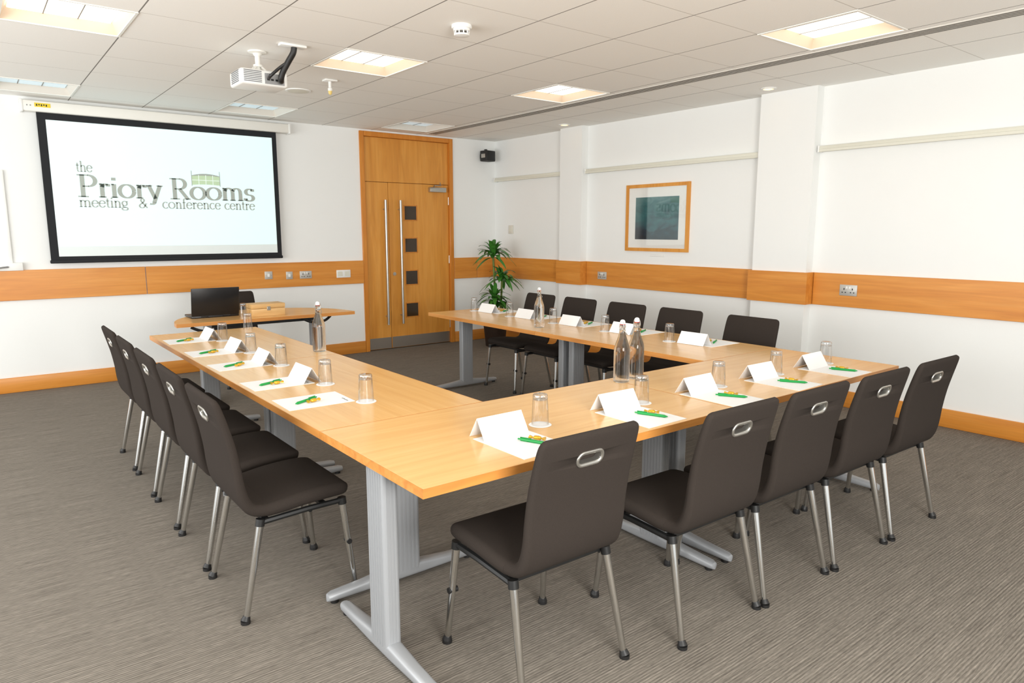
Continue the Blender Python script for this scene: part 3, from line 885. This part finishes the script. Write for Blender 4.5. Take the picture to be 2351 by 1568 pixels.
def make_paper(loc, rz, lb):
    t = thing('paper_sheet', lb, 'paper', loc, rz, 'white note papers on the tables')
    obj('sheet', box(NB(), -.112, .112, -.146, .146, 0, .0015), M['paper'], t, smooth=False)
    bm = NB(); lettering(bm, 'the Priory Rooms', .03, .095, .118, .009, lambda x, y: (x, y, .0019), .2, .08)
    obj('printed_header', bm, M['grey_ink'], t, smooth=False)
    return t
def make_card(loc, rz, lb):
    h, dp, th = .076, .047, .0012
    bm = NB()
    prof = [(-dp, 0), (0, h), (dp, 0), (dp-th*1.3, 0), (0, h-th*2), (-dp+th*1.3, 0)]
    v0 = [bm.verts.new((-.102, p[0], p[1])) for p in prof]; v1 = [bm.verts.new((.102, p[0], p[1])) for p in prof]
    for i in range(6):
        j = (i+1) % 6; bm.faces.new((v0[i], v0[j], v1[j], v1[i]))
    for v in (v0, v1):
        bm.faces.new((v[0], v[1], v[4], v[5])); bm.faces.new((v[1], v[2], v[3], v[4]))
    o = obj('name_card', bm, M['paper'], None, smooth=False, loc=loc, rot=(0, 0, rz))
    return tag(o, lb, 'name card', 'folded white name cards')
def make_pen(loc, rz, lb):
    t = thing('ballpoint_pen', lb, 'pen', loc, rz, 'green pens on the papers')
    r = .0058
    bm = NB(); cyl(bm, (0, -.055, r), (0, .058, r), r, r, 14); b = obj('barrel', bm, M['green'], t)
    bm = NB(); cyl(bm, (0, -.055, r), (0, -.068, r), r*.95, .0015, 12); obj('tip', bm, M['green'], t)
    bm = NB(); cyl(bm, (0, .058, r), (0, .07, r), .003, .003, 10); obj('push_button', bm, M['green'], t)
    bm = NB(); box(bm, -.002, .002, .018, .06, 2*r+.0005, 2*r+.0025); box(bm, -.002, .002, .055, .06, 2*r-.002, 2*r+.002); obj('clip', bm, M['green'], t)
    bm = NB(); lettering(bm, 'Priory Rooms', -.045, .012, -.0025, .0055, lambda x, y: (-y*.9, x, 2*r+.0006), .16, .06)
    obj('lettering', bm, M['paper'], b, smooth=False)
    return t
def make_candy(loc, rz, lb):
    bm = NB()
    prof = [(.011, -.030), (.009, -.025), (.003, -.016), (.008, -.012), (.0095, -.005), (.0095, .005), (.008, .012), (.003, .016), (.009, .025), (.011, .030)]
    lp = []
    for i, (rad, s) in enumerate(prof):
        lp.append([(s, rad*math.cos(2*PI*k/14)*(1.0 if 2 < i < 7 else (1+.25*math.sin(5*2*PI*k/14))), .0085+rad*math.sin(2*PI*k/14)*(.85 if 2 < i < 7 else .6)) for k in range(14)])
    loft(bm, lp)
    t = thing('wrapped_sweet', lb, 'sweet', loc, rz, 'gold wrapped sweets on the papers')
    obj('wrapper', bm, M['gold'], t)
    return t
def make_coaster(loc, rz, lb):
    t = thing('coaster', lb, 'coaster', loc, rz, 'white paper coasters')
    bm = NB(); lathe(bm, [(.043, 0), (.0445, .0012), (.044, .0022), (.04, .0026)], 32); obj('disc', bm, M['paper'], t)
    return t
def make_glass(loc, rz, lb, gp='upturned tumblers on the tables'):
    t = thing('tumbler', lb, 'glass', loc, rz, gp)
    bm = NB()
    lathe(bm, [(.0320, 0), (.0335, .0008), (.0335, .003), (.0325, .04), (.030, .09), (.0292, .103)], 28, cap=False)
    lathe(bm, [(.0320, 0), (.0306, .05), (.0284, .098), (.001, .0985)], 28, cap=False)
    bmesh.ops.remove_doubles(bm, verts=bm.verts[:], dist=2e-4)
    obj('bowl', bm, M['glass'], t, recalc=True)
    bm = NB()
    lathe(bm, [(.0280, .1005), (.0292, .103), (.0287, .115), (.0272, .1195), (.025, .1205), (.001, .1195)], 28, cap=True)
    obj('thick_base', bm, M['glass_base'], t)
    return t

pp = {}
def put(kind, maker, loc, rz, lb):
    if kind not in pp: pp[kind] = maker(loc, rz, lb)
    else: dup(pp[kind], loc, rz, lb)
jr = random.Random(3)
for (ex, ey), rz, row, idx, (cl, gl) in settings:
    def W(r, f): return (ex+r*math.cos(rz)-f*math.sin(rz), ey+r*math.sin(rz)+f*math.cos(rz))
    j = jr.uniform(-.04, .04)
    left = row.startswith('left'); near = row.startswith('near')
    pr = -.03 if near else 0.0
    p = W(pr, .168); put('paper', make_paper, (p[0], p[1], TZ), rz+j, 'white note paper on the %s, %s' % (row, idx))
    ptop = TZ+.0016
    if cl is not None:
        p = W(cl, .30); put('card', make_card, (p[0], p[1], ptop), rz+jr.uniform(-.05, .05), 'folded white name card on the %s, %s' % (row, idx))
    p = W(0, .135); put('pen', make_pen, (p[0], p[1], ptop), rz+R(28)+jr.uniform(-.1, .1), 'green pen lying on note paper on the %s, %s' % (row, idx))
    p = W(.028, .158); put('candy', make_candy, (p[0], p[1], ptop), rz+R(110)+jr.uniform(-.3, .3), 'gold wrapped sweet beside the pen on the %s, %s' % (row, idx))
    gf = .345 if not near else .308
    p = W(gl, gf)
    put('coaster', make_coaster, (p[0], p[1], TZ), rz, 'round white coaster under the glass on the %s, %s' % (row, idx))
    put('glass', make_glass, (p[0], p[1], TZ+.0026), rz, 'upturned clear tumbler on a coaster on the %s, %s' % (row, idx))
put('glass', make_glass, (1.64, 5.385, TZ), 0, 'upturned clear tumbler without coaster at the far inner corner of the left table row')
put('glass', make_glass, (1.845, 6.165, TZ), 0, 'upturned clear tumbler on the half-round desk between laptop and pine box')

# bottles
def make_bottle(loc, lb):
    t = thing('swing_top_bottle', lb, 'bottle', loc, 0, 'clear swing-top water bottles')
    bm = NB()
    lathe(bm, [(.034, 0), (.039, .004), (.040, .012), (.040, .15), (.039, .165), (.035, .185), (.026, .21), (.018, .235), (.0145, .255), (.0135, .268), (.0165, .272), (.0165, .282), (.013, .286)], 32)
    obj('glass_body', bm, M['bottle'], t)
    bm = NB(); lathe(bm, [(.0125, .2885), (.0135, .294), (.0125, .303), (.008, .309), (.001, .311)], 20); obj('stopper', bm, M['white'], t)
    bm = NB(); lathe(bm, [(.0125, .2862), (.0150, .2872), (.0125, .2895)], 20); obj('seal', bm, M['red'], t)
    bm = NB()
    for s in (-1, 1): tube(bm, curve([(s*.0165, 0, .262), (s*.0205, 0, .275), (s*.0175, 0, .295), (s*.011, 0, .301)], 5), .0013, 6)
    tube(bm, curve([(.0165, 0, .262), (.019, -.014, .246), (0, -.024, .236), (-.019, -.014, .246), (-.0165, 0, .262)], 5), .0013, 6)
    lathe(bm, [(.0147, .259), (.0158, .261), (.0147, .263)], 20)
    obj('wire_bail', bm, M['steel'], t)
    return t
b0 = make_bottle((1.675, 4.10, TZ), 'clear swing-top water bottle standing alone on the left table row')
dup(b0, (3.45, 4.09, TZ), R(30), 'clear swing-top water bottle standing alone on the right table row')
dup(b0, (2.505, 2.335, TZ), R(60), 'clear swing-top water bottle on the near row, left one of the pair')
dup(b0, (2.625, 2.35, TZ), R(100), 'clear swing-top water bottle on the near row, right one of the pair')

# ------------------------------------------------------------------ plant
t = thing('potted_dracaena', 'tall green potted dracaena with arching leaves in the far right corner', 'plant', (5.30, 7.16, 0))
bm = NB(); lathe(bm, [(.12, 0), (.125, .01), (.155, .30), (.165, .31), (.165, .34), (.15, .34), (.146, .29)], 28, cap=False)
lathe(bm, [(.12, 0), (.001, 0)], 28, cap=False); obj('pot', bm, M['pot'], t)
bm = NB(); lathe(bm, [(.149, .30), (.08, .31), (.001, .312)], 24, cap=False); obj('soil', bm, M['soil'], t)
rp = random.Random(11)
tops = [((-.0, .0), (-.02, .02), 1.22, .31, 48), ((.05, -.02), (.08, -.04), .92, .27, 40), ((-.04, -.03), (-.05, -.05), .66, .26, 36), ((.02, .04), (.03, .02), .56, .24, 24)]
for (bx_, by_), (tx, ty), tz, ln, nl in tops:
    bm = NB(); tube(bm, curve([(bx_, by_, .30), ((bx_+tx)/2+.01, (by_+ty)/2, (.3+tz)/2), (tx, ty, tz)], 6), .014, 10)
    cn = obj('cane', bm, M['cane'], t)
    bm = NB()
    for k in range(nl):
        a = k*2.399+rp.uniform(-.2, .2); el = R(rp.uniform(0, 80)); L = ln*rp.uniform(.8, 1.12)
        z0 = tz-rp.uniform(0, .1); d = Vector((math.cos(a), math.sin(a), 0)); sd = Vector((-math.sin(a), math.cos(a), 0))
        pr = []
        for i in range(7):
            s = i/6
            x = L*s*math.cos(el); z = z0+L*s*math.sin(el)-.6*L*s*s*(.5+.6*math.cos(el))
            w = .029*(math.sin(PI*min(1, s*.85+.15))**.7)+.001
            c = Vector((tx, ty, 0))+d*x+Vector((0, 0, z))
            pr.append((bm.verts.new(c-sd*w+Vector((0, 0, .004))), bm.verts.new(c), bm.verts.new(c+sd*w+Vector((0, 0, .004)))))
        for p, q in zip(pr, pr[1:]):
            bm.faces.new((p[0], p[1], q[1], q[0])); bm.faces.new((p[1], p[2], q[2], q[1]))
    obj('leaf_rosette', bm, M['leaf'], cn, recalc=False)

# ------------------------------------------------------------------ light and camera
W_ = bpy.data.worlds.new('daylight'); S.world = W_; W_.use_nodes = True
W_.node_tree.nodes['Background'].inputs[0].default_value = (0.975, 0.99, 0.98, 1)
W_.node_tree.nodes['Background'].inputs[1].default_value = 1.15

def area(name, loc, target, sx_, sy_, power, col=(1, 1, 1)):
    l = bpy.data.lights.new(name, 'AREA'); l.shape = 'RECTANGLE'; l.size = sx_; l.size_y = sy_; l.energy = power; l.color = col
    o = bpy.data.objects.new(name, l); C.objects.link(o); o.location = loc
    d = Vector(target)-Vector(loc); o.rotation_euler = d.to_track_quat('-Z', 'Y').to_euler()
    return o
area('window_light', (-2.5, 3.4, 1.3), (1.5, 4.4, 2.4), 5.5, 1.6, 178, (0.98, 0.99, 0.985))
area('ceiling_fill', (0.6, -1.6, 1.5), (2.6, 3.0, 2.65), 1.6, 1.0, 178, (1, 0.985, 0.95))  # added fill lamp behind the camera, brightens the ceiling

cam = bpy.data.cameras.new('camera'); co = bpy.data.objects.new('camera', cam); C.objects.link(co)
cam.sensor_width = 36.0; cam.lens = 1597/2351*36; cam.clip_start = .05
co.location = (0, 0, 1.47); co.rotation_euler = (R(90-9.04), 0, R(-37.9))
S.camera = co
